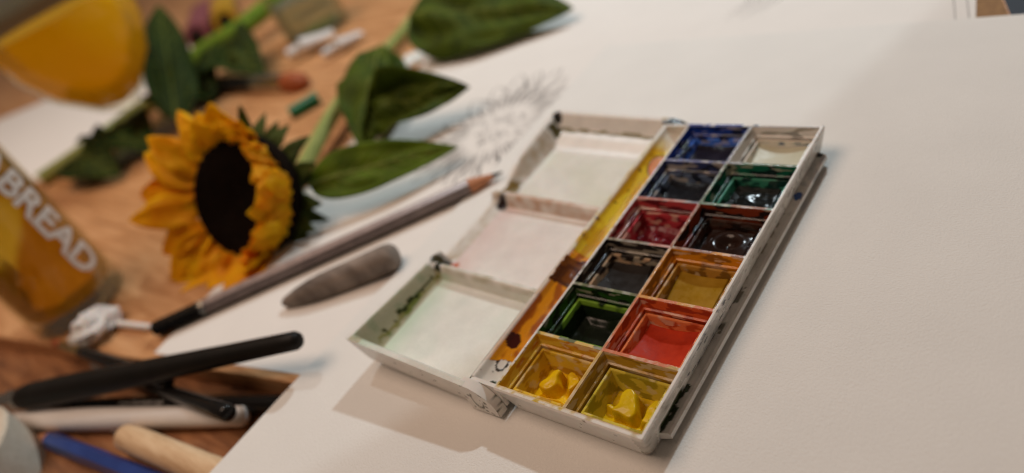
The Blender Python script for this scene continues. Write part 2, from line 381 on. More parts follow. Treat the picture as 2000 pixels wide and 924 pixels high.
xs = [-24.35, -PX + wi, -wi, wi, PX - wi, 24.35]; ys = [-.75] + sum([[k * PY + wi, (k + 1) * PY - wi] for k in range(6)], []) + [126.75]
for i in range(5):
    for j in range(len(ys) - 1):
        if i in (1, 3) and j % 2 == 1: continue
        tray.patch((xs[i], ys[j], 0), (xs[i + 1], ys[j], 0), (xs[i + 1], ys[j + 1], 0), (xs[i], ys[j + 1], 0), .42, topstain_glint)
# little chamfer from the top to the compartments
for (k, c), d in CELLS.items():
    x0, x1, y0, y1 = cell_rect(k, c); A = [(x0 + wi, y0 + wi, 0), (x1 - wi, y0 + wi, 0), (x1 - wi, y1 - wi, 0), (x0 + wi, y1 - wi, 0)]
    for e in range(4):
        f = (e + 1) % 4; a, b = A[e], A[f]; tray.patch(a, b, (b[0], b[1], -.12), (a[0], a[1], -.12), .42, topstain_glint)
# outer walls
def rrect(x0, x1, y0, y1, r, z, n=6):
    out = []
    for cx, cy, a0 in ((x1 - r, y0 + r, -90), (x1 - r, y1 - r, 0), (x0 + r, y1 - r, 90), (x0 + r, y0 + r, 180)):
        for i in range(n + 1):
            a = R(a0 + 90 * i / n); out.append(Vector((cx + r * math.cos(a), cy + r * math.sin(a), z)))
    return out
def outer_stain_shade(x, y, z, u, v):
    n = fbm(x * .9, y * .9, z * 1.5, .12); nf = nz(x * .5, y * .35, z * .6) + .25 * nz(x * 1.1, y * 1.1, z * 1.3)
    if x > 21:   # thumb side: grime along the ledge, with the wall's shade painted in as grey
        a = .34 + .3 * n + .25 * sst(.2, .5, nf); cc = lin(146, 138, 122)
        if 5 < y < 22 and z < -3.6: a = clamp(sst(-4.0, -6.2, z + 1.4 * n) * sst(5, 8, y) * sst(22, 17, y) * 1.1); cc = lin(46, 54, 24)
        elif 22 < y < 50: a = max(a, .8 * sst(.1, .5, nf)); cc = lin(78, 84, 90)
        elif nf > .6: a = .6; cc = lin(90, 84, 70)
        return (*cc, clamp(a))
    if y < 2:
        a = .8 * sst(.62, .72, nf)
        if x > 20.5 and z < -3: a = max(a, .85 * sst(.1, .4, nf + .1 * (x - 21))); return (*lin(92, 98, 56), clamp(a))
        return (*lin(84, 74, 62), clamp(a))
    return (*lin(150, 140, 116), clamp(.2 + .4 * n))
L0 = rrect(-24.35, 24.35, -.75, 126.75, .4, 0); L1 = rrect(-24.75, 24.75, -1.2, 127.2, .9, -.45); L2 = rrect(-23.0, 22.7, .9, 125.4, 2.4, -10.4); L3 = rrect(-22.4, 22.1, 1.5, 124.8, 2.4, -10.98)
for A, B, rs_ in ((L0, L1, .6), (L1, L2, .55), (L2, L3, 1)):
    n = len(A)
    for i in range(n):
        j = (i + 1) % n; tray.patch(A[i], A[j], B[j], B[i], rs_, outer_stain_shade)
m0 = len(tray.v); tray.f.append(tuple(tray.add(p) for p in reversed(L3)))
base = tray.build('base_tray', PLASTIC, BOX, auto=40)
# ledge along the thumb side
m = MB()
def ledge_stain(x, y, z, u, v):
    n = fbm(x * 1.6, y * .9, z * 2, .35); a = .18 + .25 * n; cc = lin(150, 144, 136)
    if 6 < y < 22 and x < 24.4 + .8 * n: a = .95 * sst(-.25, .0, n + .1); cc = lin(46, 54, 24)
    if 40 < y < 58 and x < 24.8: a = .8 * sst(-.05, .2, n); cc = lin(104, 100, 86)
    if (y - 99) ** 2 * .6 + (x - 24.6) ** 2 * 2 < 2.6: return (*lin(38, 84, 160), 1)
    if 104 < y < 121: cc = lin(140, 148, 156); a = .4 + .4 * n
    if y > 118.8 and x < 25.0: return (*lin(34, 40, 48), .9)
    if 72 < y < 92 and x < 23.8: a = .7 * sst(0, .2, n + .1); cc = lin(118, 104, 66)
    return (*cc, clamp(a))
yA, yB = 5.5, 122.0
sec = [(21.6, -6.7), (25.4, -7.1), (26.1, -7.5), (26.2, -8.9), (25.4, -9.3), (22.0, -9.4)]
for (xa, za), (xb, zb) in zip(sec, sec[1:] + sec[:1]):
    m.patch((xa, yA + (xa > 25) * 1.2, za), (xa, yB - (xa > 25) * 1.2, za), (xb, yB - (xb > 25) * 1.2, zb), (xb, yA + (xb > 25) * 1.2, zb), .45, ledge_stain)
for yy, s in ((yA, 1), (yB, -1)): m.f.append(tuple(m.add(Vector((x, yy + s * (x > 25) * 1.2, z))) for x, z in sec))
m.build('side_ledge', PLASTIC, base, auto=30)
# brush trough on the hinge side
m = MB()
def trough_z(x, y=60):
    t = (x + 34.4) / 9.9          # 0 left rim .. 1 right
    if t < .08: return -.1
    if t < .2: return -.1 - (t - .08) / .12 * 2.2
    u = (t - .2) / .8; return -2.3 - 3.4 * math.sin(math.pi * clamp(u * .62)) + (1.2 * sst(.75, 1, u))
def puddle(x, y):  # wet paint standing in the trough
    n = nz(x, y, 0, .25)
    if 41 + 2 * n < y < 57 + 3 * n: return .75 * min(1, (y - 41 - 2 * n) * .5, (57 + 3 * n - y) * .5)
    if (x + 28.2) ** 2 / 10 + (y - 107) ** 2 / 34 < 1: return .5 * (1 - ((x + 28.2) ** 2 / 10 + (y - 107) ** 2 / 34)) ** .5
    if 57 < y < 118: return .15
    return 0
def trough_stain(x, y):
    n = nz(x * .12, y * .12, 4); n2 = nz(x * .45, y * .45, 9)
    left = x < -33.4
    if (x + 28.2) ** 2 / 10 + (y - 107) ** 2 / 34 < 1.0: return (*lin(206, 124, 18), 1)
    if (x + 28.2) ** 2 / 12.4 + (y - 107) ** 2 / 42 < 1.0: return (*lin(120, 88, 20), 1)
    if 42 + 3 * n < y < 56 + 6 * n + (x + 29) * .5 and x > -33.8 + n: return (*mixc(lin(84, 42, 12), lin(120, 66, 14), sst(-.2, .2, n2)), 1)
    if y >= 57:
        cc = mixc(lin(226, 194, 44), lin(206, 158, 20), sst(-.1, .2, nz(x * .5, y * .07, 4) + .2 * n2))
        if y > 112: cc = mixc(cc, CREAM, sst(112, 119, y + 6 * n) * .9)
        if n2 > .55 and x < -31: cc = BRN
        a = 1.0 if not left else .3 + .5 * sst(-.1, .4, n)
        if x > -26: a = sst(.25, -.05, n); 
        return (*cc, a * (1 - .75 * sst(117, 123, y)))
    if y > 11 + 4 * n + (x + 29) * .8:
        cc = mixc(lin(226, 150, 22), lin(172, 92, 12), sst(-.05, .25, nz(x * .5 + 4, y * .09, 14) + .25 * n2))
        if (x + 31.8) ** 2 + ((y - 17.5) * .6) ** 2 < 2.6: cc = DRD
        return (*cc, (1.0 if not left else .3 + .4 * sst(.0, .4, n)))
    a = sst(.3, .45, abs(n2) if y < 6 else n2 - .2) * .9
    ring_ = abs(((x + 30.8) * 1.0) ** 2 + ((y - 9.5) * .45) ** 2 - 1.4) < .5
    if ring_: return (*lin(60, 52, 44), .9)
    return (*lin(44, 56, 34), clamp(a))
gx = [-34.4 + i * .33 for i in range(31)]; gy = [.6 + j * .5 for j in range(251)]
ids = [[m.add(Vector((x, y, trough_z(x) + (puddle(x, y) if x > -33 else 0) + .08 * nz(x, y, 0, .8))), trough_stain(x, y)) for x in gx] for y in gy]
for A, B in zip(ids, ids[1:]):
    for i in range(len(gx) - 1): m.f.append((A[i], A[i + 1], B[i + 1], B[i]))
m.build('brush_trough', mat_stained('trough_plastic', (.80, .76, .68), .35, .12), base, auto=60)
m = MB()
for y0, y1, zt in ((-.6, .62, -.35), (125.55, 126.7, -.2)):
    m.box(-34.4, -23.75, y0, y1, -8.5, zt)
m.box(-34.75, -34.35, .2, 126, -8.5, -.12); m.box(-34.4, -24.9, .62, 125.5, -8.6, -8.2)
m.build('trough_shell', PLASTIC, base, smooth=False)
# ------------------------------------------------------------------ lid with three mixing wells
TILT = .068
def lidw(x, z): return z + .4 + (-33 - x) * TILT
LX0, LX1, LY0, LY1 = -89.0, -34.45, -4.0, 130.0
def left_rim(y):
    s = -4.0 * math.sin(math.pi * clamp((y + 4) / 134)) ** 1.3
    if y > 44.6: s -= 3.6 * sst(100, 84, y)
    return s
FLOOR = -9.2
def lid_h(x, y):
    hl = left_rim(y); d = x - LX0
    zl = hl if d < 1.5 else hl + (FLOOR + .2 - hl) * sst(0, 1, (d - 1.5) / 5.5) ** .8 if d < 7 else FLOOR
    d = y - LY0; zf = 0 if d < 1.7 else (FLOOR * sst(0, 1, (d - 1.7) / 4.2) if d < 5.9 else FLOOR)
    d = LY1 - y
    if d < 1.6: zb = 0
    elif d < 6: zb = -5.6 * (d - 1.6) / 4.4
    elif d < 17: zb = -5.6 + (FLOOR + 5.6) * sst(0, 1, (d - 6) / 11) ** .9
    else: zb = FLOOR
    zr = FLOOR
    d = LX1 - x
    if d < 2.5: zr = FLOOR + (2.5 - d) / 2.5 * 8.7
    for yc, hw in ((38.6, 2.6), (80.2, 2.8)):
        q = abs(y - yc)
        if q < hw: zr = max(zr, FLOOR + 5.0 * (1 - (q / hw) ** 2.4))
    return max(zl, zf, zb, zr)
def lid_stain(x, y, h):
    n = nz(x * .06, y * .06, 2); n2 = nz(x * .28, y * .28, h * .3)
    dl = x - LX0; a = 0; cc = lin(150, 160, 120)
    if y < 37 and dl > 1.6:                                # green tinge, front well
        if dl < 7: return (*mixc(lin(148, 142, 92), lin(116, 126, 62), sst(.1, .4, n2)), (.62 if not abs(dl - 5.4 - .7 * nz(y, 0, 0, .3)) < .32 + .3 * n2 or y < 3 else 1) ) if not (abs(dl - 4.6 - .6 * nz(y, 0, 0, .3)) < .38 and 6 < y < 34 and n2 > -.22) else (*lin(46, 54, 26), 1)
        return (*mixc(lin(190, 200, 172), lin(150, 188, 150), sst(.0, .35, n + sst(18, 4, dl) * .22)), .30 + .25 * sst(18, 6, dl))
    if 35.5 < y < 41.5 and dl > 5: cc = lin(150, 142, 100); a = .42 + .3 * n2
    if 41 < y < 78 and dl > 6: cc = lin(214, 178, 170); a = .26 + .26 * sst(24, 8, dl) + .2 * n
    if 77.4 < y < 83 and dl > 5: cc = lin(186, 142, 110); a = .5 + .4 * n2
    if 83 < y < 113 and dl > 6: cc = lin(192, 196, 160); a = .32 + .2 * n
    if 38 < y < 118 and 1.6 < dl < 6: cc = lin(178, 152, 116); a = .5 + .3 * n2
    if abs(LY1 - y - 6.2 - .5 * nz(x, 0, 0, .2)) < .7 + .5 * n2 and dl > 4: cc = lin(112, 100, 40); a = .75
    for (qx, qy, r, c2) in ((-83.5, 41.2, 2.6, lin(20, 26, 22)), (-84, 36.5, 2.2, lin(24, 34, 24)), (-83.6, 77.8, 2.4, lin(36, 14, 10)), (-85.8, 127, 2.4, lin(26, 24, 20)), (-84.8, 122, 2.6, lin(80, 74, 36)), (-84.8, 86, 4.2, lin(120, 96, 40)), (-86.4, 40.5, 2.4, lin(70, 64, 42)), (-81.8, 42.6, 1.8, lin(190, 96, 60))):
        dd = math.hypot(x - qx, (y - qy) * .8) / r + .5 * n2
        if dd < 1: cc = c2; a = max(a, sst(1, .5, dd))
    if y < -2.3 and nz(x * .6, y * .6, 0) > .62: cc = lin(84, 74, 62); a = .8
    if x > -36.6 and n2 > -.1: cc = lin(176, 150, 84); a = .55
    return (*cc, clamp(a))
m = MB(); xsL = []; x = LX0
while x < LX1: xsL.append(x); x += .42 if x < -80 else .8
xsL.append(LX1); ysL = []; y = LY0
while y < LY1: ysL.append(y); y += .42 if (y < 3 or y > 122 or 35 < y < 42 or 77 < y < 84) else .7
ysL.append(LY1); ids = []
for y in ysL:
    row = []
    for x in xsL:
        h = lid_h(x, y); row.append(m.add(Vector((x, y, lidw(x, h))), lid_stain(x, y, h)))
    ids.append(row)
for A, B in zip(ids, ids[1:]):
    for i in range(len(xsL) - 1): m.f.append((A[i], A[i + 1], B[i + 1], B[i]))
def lidout(x, y, z, u, v):
    a = sst(.58, .66, nz(x * .5, y * .5, z * .7) + .2 * nz(x * 1.3, y, z * 1.5)) * .85 if y < 5 else sst(.3, .5, fbm(x, y, z, .2)) * .4
    return (*lin(78, 68, 56), clamp(a))
BOT = -11.1
def lo(x, y, ix, iy): return (x + ix, y + iy, lidw(x + ix, BOT))
fl, fr, br, bl = lo(LX0, LY0, 3.2, 1.6), lo(LX1, LY0, 0, 1.6), lo(LX1, LY1, 0, -1.6), lo(LX0, LY1, 3.2, -1.6)
m.patch((LX0, LY0, lidw(LX0, 0)), (LX1, LY0, lidw(LX1, 0)), fr, fl, .5, lidout)
m.patch((LX0, LY1, lidw(LX0, 0)), (LX1, LY1, lidw(LX1, 0)), br, bl, 2, lidout)
top = [(LX0, y, lidw(LX0, lid_h(LX0, y))) for y in ysL]; n = len(top)
for i in range(n - 1):
    t0, t1 = i / (n - 1), (i + 1) / (n - 1); b0 = Vector(fl).lerp(Vector(bl), t0); b1 = Vector(fl).lerp(Vector(bl), t1)
    m.patch(top[i], top[i + 1], b1, b0, 3, lidout)
m.patch(fl, fr, br, bl, 8)
lid = m.build('mixing_lid', PLASTIC, BOX, auto=50)
# rounded hinge ears at both ends of the lid
for yo, yi, dark in ((-4.0, -.75, False), (130.0, 127.3, True)):
    m = MB(); pr = [(-36.2, .58), (-32, .3)] + [(-33.5 + 9.1 * math.sin(R(a)), -8.2 + 8.4 * math.cos(R(a))) for a in range(18, 96, 6)] + [(-24.3, -9.9), (-36.2, -10.7)]
    def es(x, y, z):
        n = fbm(x * 2.4, y, z * 2.4, .3)
        if dark: return (*mixc(lin(16, 24, 30), lin(40, 66, 84), sst(.1, .4, n)), sst(-36.5, -34, x + 2 * n))
        rr = abs(math.hypot((x + 31.2) * 1.0, (z + 5.0) * .62) - 2.0) < .28 and x + z < -34.8
        return (*lin(48, 52, 34), .95 if rr else .8 * sst(.38, .44, n))
    A = [m.add(Vector((x, yo, z)), es(x, yo, z)) for x, z in pr]; B = [m.add(Vector((x, yi, z)), es(x, yi, z)) for x, z in pr]
    # fine front face so that marks show
    nn = 26; rows = []
    for i in range(nn * 2 + 1):
        x = -36.2 + 11.7 * i / (nn * 2)
        zt = .58 if x < -36.1 else max([z0 + (z1 - z0) * (x - xa) / (xb - xa) for (xa, z0), (xb, z1) in zip(pr, pr[1:]) if xa <= x <= xb and xb > xa] or [-9.5])
        zb = -10.7 + .8 * (x + 36.2) / 11; rows.append([m.add(Vector((x, yo - (.02 if yo < 0 else -.02), zt + (zb - zt) * j / nn)), es(x, yo, zt + (zb - zt) * j / nn)) for j in range(nn + 1)])
    for P_, Q_ in zip(rows, rows[1:]):
        for j in range(nn): m.f.append((P_[j], P_[j + 1], Q_[j + 1], Q_[j]))
    k = len(pr)
    for i in range(k): j = (i + 1) % k; m.f.append((A[i], A[j], B[j], B[i]))
    m.f.append(tuple(reversed(B)))
    m.build('hinge_ear', PLASTIC, lid, auto=30)
m = MB(); lathe(m, (-33.2, 2, -9.2), (0, 1, 0), [(0, 1.3), (122, 1.3)], 12); m.build('hinge_pin', PLASTIC, lid)
# ------------------------------------------------------------------ twelve half pans
CAKE = {
 (0, 0): mat_cake('deep_yellow_paint', lin(236, 196, 8), lin(204, 154, 4), .26), (0, 1): mat_cake('lemon_paint', lin(228, 192, 10), lin(188, 152, 6), .28),
 (1, 0): mat_cake('sap_green_paint', lin(22, 30, 18), lin(12, 18, 10), .22, .2), (1, 1): mat_cake('vermilion_paint', lin(190, 58, 28), lin(152, 38, 18), .5, .2, 150, .08),
 (2, 0): mat_cake('black_paint', lin(40, 35, 31), lin(32, 28, 25), .42, .12, 160, .16), (2, 1): mat_cake('ochre_paint', lin(164, 126, 24), lin(134, 98, 14), .36, .2, 150, .2),
 (3, 0): mat_cake('crimson_paint', lin(132, 24, 38), lin(70, 8, 16), .26, .2), (3, 1): mat_cake('umber_paint', lin(46, 28, 20), lin(28, 16, 12), .16, .12),
 (4, 0): mat_cake('prussian_paint', lin(22, 23, 28), lin(14, 15, 20), .2, .2), (4, 1): mat_cake('viridian_paint', lin(18, 22, 22), lin(10, 13, 13), .18, .16),
 (5, 0): mat_cake('ultramarine_paint', lin(24, 18, 34), lin(14, 12, 26), .2, .15), (5, 1): mat_cake('white_paint', lin(200, 198, 176), lin(186, 184, 160), .5, .12),
}
def bumpf(u, v, cu, cv, su, sv, p=1.0): return math.exp(-(((u - cu) / su) ** 2 + ((v - cv) / sv) ** 2) ** p)
def cake_h(k, c, u, v):
    """level of the paint (mm) over the pan, u,v in -1..1 (v=-1 is the front)"""
    e = max(abs(u), abs(v)); n = .25 * nz(u * 3 + k, v * 3 + c, 1, 1)
    if c <= 1 and k == 0:
        wu = u + .22 * nz(u * 1.6 + 3 * c, v * 1.6, 4) ; wv_ = v + .22 * nz(u * 1.6, v * 1.6 + 5 * c, 9)
        fine = .16 * nz(u * 3, v * 3, 3 + c) + .05 * nz(u * 9, v * 9, c)
        def chunk(poly, hgt, tu, tv, sl):
            d = 9.0; q = len(poly)
            for i_ in range(q):
                (ax_, ay_), (bx_, by_) = poly[i_], poly[(i_ + 1) % q]; ex, ey = bx_ - ax_, by_ - ay_; ll = math.hypot(ex, ey)
                di = (ey * (wu - ax_) - ex * (wv_ - ay_)) / ll
                d = min(d, di) if abs(d - di) > .18 else min(d, di) - (.18 - abs(d - di)) ** 2 / .72
            return hgt * sst(-.05, .15, d) * (1 + tu * u + tv * v) + sl * clamp(d, 0, .5) if d > -.1 else 0.0
        if c == 0:
            h = max(chunk([(-.64, -.62), (-.52, .25), (-.30, .66), (.10, .62), (.24, .05), (.10, -.66)], 4.4, .10, .16, 1.6), chunk([(.30, -.15), (.26, .52), (.55, .80), (.98, .55), (.9, -.1), (.55, -.42)], 3.3, -.1, .2, .8), chunk([(-.95, -.95), (-.8, -.55), (-.2, -.6), (.7, -.62), (.9, -.95)], 1.1, 0, 0, 0), chunk([(-.50, .30), (-.56, .78), (-.34, .84), (-.30, .40)], 3.2, 0, .2, 0))
            return -8.6 + .6 * n + h + fine
        h = max(chunk([(-.50, -.60), (-.42, .40), (-.22, .70), (.22, .62), (.40, .10), (.46, -.66)], 4.7, -.06, .14, 1.4), chunk([(.55, -.62), (.60, .30), (.78, .66), (1.2, .7), (1.2, -.6)], 3.9, 0, .1, .8), chunk([(-.95, -.55), (-.85, -.05), (-.55, .05), (-.5, -.5)], 1.7, 0, 0, 0), chunk([(-.6, -.98), (-.5, -.7), (.9, -.66), (1.0, -.98)], 1.0, 0, 0, 0))
        return -8.7 + .6 * n + h + fine
    if (k, c) == (1, 0): return -8.9 + .5 * n + 1.2 * sst(.6, 1, e) + 2.2 * bumpf(u, v, .75, .8, .35, .3)
    if (k, c) == (1, 1): return -6.3 + 1.3 * (u * u * .7 + v * v * .5) + .15 * n + .5 * u * v
    if (k, c) == (2, 0): return -5.5 + .5 * (u * u + v * v) + .35 * u * v - 1.1 * sst(.80, .93, u + .15 * v)
    if (k, c) == (2, 1): return -5.9 + .7 * v + .7 * u * u + .4 * bumpf(u, v, .35, -.2, .5, .5) - 1.1 * sst(.82, .95, u)
    if (k, c) == (3, 0): return -8.2 + n + 2.4 * bumpf(u, v, .25, -.25, .45, .35) + 1.8 * bumpf(u, v, -.25, .1, .2, .4) + 1.2 * sst(.7, 1, e) + 1.2 * nz(u * 2, v * 2, 5)
    if (k, c) == (3, 1): return -5.0 + 1.1 * bumpf(u, v, .02, .02, .75, .75, 2) - 2.9 * bumpf(u, v, .05, .02, .36, .40, 1.3) + .25 * n - .8 * sst(.85, .98, e)
    if (k, c) == (4, 0): return -6.0 + .8 * (u * u + v * v) + .5 * n
    if (k, c) == (4, 1): return -5.2 + .5 * bumpf(u, v, -.35, .1, .25, .4) + .5 * n + .15 * nz(u * 4, v * 4, 2) - .9 * sst(.84, .95, u)
    if (k, c) == (5, 0): return -5.9 + .9 * (u * u * .6 + v * v) + .5 * n + .35 * bumpf(u, v, -.4, -.62, .3, .16)
    return -5.3 + 1.25 * u * u * (.4 + .6 * sst(-.5, 1, v)) + .35 * v * v + .1 * n
PAN_LABEL = {
 (0, 0): 'half pan of broken deep yellow paint in the corner beside the brush trough', (0, 1): 'half pan of lemon yellow paint lumps next to the thumb ledge',
 (1, 0): 'nearly emptied half pan of sap green paint', (1, 1): 'half pan of bright vermilion red paint worn hollow', (2, 0): 'half pan of flat matt black paint with cream plastic showing at its edge',
 (2, 1): 'half pan of yellow ochre paint', (3, 0): 'half pan of crimson paint worn down to the pan walls', (3, 1): 'half pan of glossy dark brown paint with a round crater',
 (4, 0): 'half pan of blue-black paint beside the viridian pan', (4, 1): 'half pan of glossy dark viridian paint with green stained walls', (5, 0): 'half pan of dark ultramarine paint with bright blue stained walls', (5, 1): 'half pan of clean white paint with blue smears on its rim'}
for (k, c), d in CELLS.items():
    x0, x1, y0, y1 = cell_rect(k, c); cx, cy = (x0 + x1) / 2, (y0 + y1) / 2
    pan = thing('paint_pan', PAN_LABEL[(k, c)], 'paint pan', (cx, cy, -10.4), 'half pans of paint in the box')
    nm, A_, B_, cov, pa, pb = d; m = MB()
    def ps(x, y, z, u, v):
        n1 = nz(x * .25 + 40, y * .25 + 7 * k, z * .4); n2 = nz(x * .3, y * .3 + 3 * c, z * .5 + 50)
        n4 = nz(x * .3, y * .3, z * 1.6 + 9); colr = mixc(pa, pb, sst(-.02, .14, n1 + .35 * n4)); colr = mixc(colr, mixc(pa, CREAM, .55), .8 * sst(.22, .34, n2 + .3 * n4)) if (k, c) not in ((3, 1), (4, 1)) else colr; a = .85 + .15 * sst(.4, -.2, n2)
        if (k, c) == (1, 0): colr = mixc(pa, pb, sst(-.1, .3, n1)) if z > -5.2 else mixc(pb, (.01, .015, .008), .7); a = 1
        if (k, c) == (5, 1): a = .9 if -5.2 < z < -4.2 and (y > cy or x > cx) and n2 > -.25 else .25
        return (*colr, clamp(a))
    def ring(ins, z): return [(x0 + ins, y0 + ins, z), (x1 - ins, y0 + ins, z), (x1 - ins, y1 - ins, z), (x0 + ins, y1 - ins, z)]
    prof = [(3.2, -10.4), (2.45, -4.2), (2.55, -3.85), (3.2, -3.82), (3.35, -4.05), (5.1, -10.0)]
    for (i0, z0), (i1, z1) in zip(prof, prof[1:]):
        A, B = ring(i0, z0), ring(i1, z1)
        for e in range(4):
            f = (e + 1) % 4; m.patch(A[e], A[f], B[f], B[e], .33 if i0 > 2.5 else 3, ps)
    m.patch(*ring(5.1, -10.0), 2, ps); m.patch(*ring(3.2, -10.4), 6)
    m.build('pan_body', PANPL, pan, auto=35)
    m = MB(); N = 64; hx, hy = PX / 2 - 3.38, PY / 2 - 3.38; ids = []
    top = []
    for j in range(N + 1):
        row = []
        for i in range(N + 1):
            u, v = -1 + 2 * i / N, -1 + 2 * j / N
            z = cake_h(k, c, u, v) - 1.15; z = max(z, -9.95)
            ins = (-4.1 - z) * .29     # follow the pan's slope
            fx, fy = (hx - ins) / hx, (hy - ins) / hy
            e = max(abs(u), abs(v))
            if e > .97: z -= .12
            row.append(m.add(Vector((cx + u * hx * fx, cy + v * hy * fy, z))))
        ids.append(row)
    for A, B in zip(ids, ids[1:]):
        for i in range(N): m.f.append((A[i], A[i + 1], B[i + 1], B[i]))
    m.build('paint_cake', CAKE[(k, c)], pan, auto=60)
# ------------------------------------------------------------------ pencils and brushes
def place(name, label, cat, p0, p1): return thing(name, label, cat, ((p0[0] + p1[0]) / 2, (p0[1] + p1[1]) / 2, min(p0[2], p1[2])))
def axis_of(p0, p1): a = Vector(p1) - Vector(p0); return a, a.length
# grey pencil
p0 = Vector((-224, -26, -8.3)); p1 = Vector((-104.5, 101.5, -8.4)); a, Ln = axis_of(p0, p1)
t = place('pencil', 'long grey pencil with black dipped end and sharpened wooden tip, beside the sunflower', 'pencil', p0, p1)
m = MB(); lathe(m, p0, a, [(27.5, 3.65), (Ln - 15.5, 3.65)], sides=6, rot=.3); m.build('barrel', GREYB, t, auto=20, bevel=.4)
m = MB(); lathe(m, p0, a, [(0, 2.2), (.4, 3.2), (1.2, 3.7), (25, 3.7)], sides=6, rot=.3); m.build('end_dip', BLACK, t, auto=20)
m = MB(); lathe(m, p0, a, [(25, 3.75), (27.5, 3.75)], sides=6, rot=.3); m.build('ring_band', STEEL, t, auto=20)
m = MB(); lathe(m, p0, a, [(Ln - 15.5, 3.6), (Ln - 4.5, 1.25)], 16); wt = m.build('wood_tip', CEDAR, t)
m = MB(); lathe(m, p0, a, [(Ln - 4.5, 1.2), (Ln, .35)], 12); m.build('lead', GRAPH, wt)
# blending stump
p0 = Vector((-160, 8, -9.6)); p1 = Vector((-114, 46.5, -6.2)); a, Ln = axis_of(p0, p1)
t = place('blending_stump', 'short grey smudged paper blending stump on the drawing sheet under the pencil', 'blending stump', p0, p1)
m = MB(); lathe(m, p0, a, [(0, .9), (1.5, 2.2), (8, 3.9), (15, 5.1), (21, 5.6), (44, 5.9), (51, 6.0), (54, 5.6), (55.5, 4.2), (56, .3)], 28); m.build('paper_roll', STUMP, t, auto=60)
# thick black brush
def brush(name, label, p0, p1, prof, hmat, fer=None, hair=None, fmat=STEEL):
    p0, p1 = Vector(p0), Vector(p1); a, Ln = axis_of(p0, p1); t = place(name, label, 'brush', p0, p1)
    m = MB(); lathe(m, p0, a, [(s * Ln, r) for s, r in prof], 28); h = m.build('handle', hmat, t, auto=50)
    if fer:
        m = MB(); lathe(m, p0, -a, [(s, r) for s, r in fer], 24); m.build('ferrule', fmat, t, auto=40)
    if hair:
        m = MB(); lathe(m, p0, -a, [(s, r) for s, r in hair[0]], 20); m.build('bristles', hair[1], t, auto=60)
    return t
tipn = lambda r: [(.985, r), (.994, r * .8), (.999, r * .45), (1, .05)]
brush('fat_brush', 'thick matt black brush handle resting across the other brushes', unp(42, 778, -8.5), (-111, -9.5, 2.6), [(0, 4.2), (.012, 5.4), (.05, 6.2), (.2, 6.3), (.5, 5.2), (.8, 4.0), (.95, 3.6)] + tipn(3.5), BLACKM, [(0, 4.4), (3, 4.9), (5, 4.3), (7, 4.9), (9, 4.3), (30, 4.4)], ([(30, 4.2), (44, 5), (58, .4)], SEPAL))
brush('slim_brush', 'slim glossy black brush with rounded end lying across the white brush handle', unp(215, 724, -18.5), unp(450, 808, -7.0), [(0, 2.0), (.3, 2.7), (.7, 3.0), (.9, 3.3)] + tipn(3.2), BLACK, [(0, 2.3), (20, 2.6)])
LB0, LB1 = unp(110, 793, -18.4), unp(600, 789, -18.4)
b3 = brush('lettered_brush', 'black brush with grey lettering lying flat under the slim black brush', LB0, LB1, [(0, 2.4), (.2, 3.4), (.6, 3.8), (.95, 3.6)] + tipn(3.4), BLACK, [(0, 2.4), (20, 2.6)])
brush('white_brush', 'white lacquered brush handle with rounded end beside the pale wooden needle', unp(22, 822, -17.1), unp(482, 813, -18.1), [(0, 2.8), (.03, 4.3), (.15, 5.1), (.4, 5.1), (.8, 4.3), (.95, 4.0)] + tipn(3.9), WHITEL, [(0, 3.2), (2, 3.5), (3, 3.1), (5, 3.5), (6, 3.1), (16, 3.3)])
# blue pencil
p0 = unp(90, 856, -18.3); p1 = p0 + (unp(270, 928, -18.3) - p0).normalized() * 120; a, Ln = axis_of(p0, p1)
t = place('blue_pencil', 'dark blue hexagonal pencil beside the torn tape roll', 'pencil', p0, p1)
m = MB(); lathe(m, p0, a, [(4.5, 3.5), (5.0, 3.75), (Ln, 3.75)], sides=6, rot=.15); m.build('barrel', BLUEB, t, auto=20)
m = MB(); lathe(m, p0, a, [(-8, .4), (-4, 1.3), (5.0, 3.55)], 16); m.build('wood_tip', CEDAR, t)
# etching needle
p0 = unp(243, 852, -16.6); p1 = p0 + (unp(428, 928, -16.6) - p0).normalized() * 110; a, Ln = axis_of(p0, p1)
t = place('etching_needle', 'pale turned wooden handle with a thin steel needle point', 'needle tool', p0, p1)
m = MB(); lathe(m, p0, a, [(0, 2.6), (.8, 4.3), (2.2, 5.2), (8, 5.5), (60, 5.65), (Ln, 5.4)], 28); m.build('handle', LIMEWOOD, t, auto=60)
m = MB(); lathe(m, p0, -a, [(-.5, .9), (2, .75), (12, .12)], 10); m.build('needle', STEEL, t)
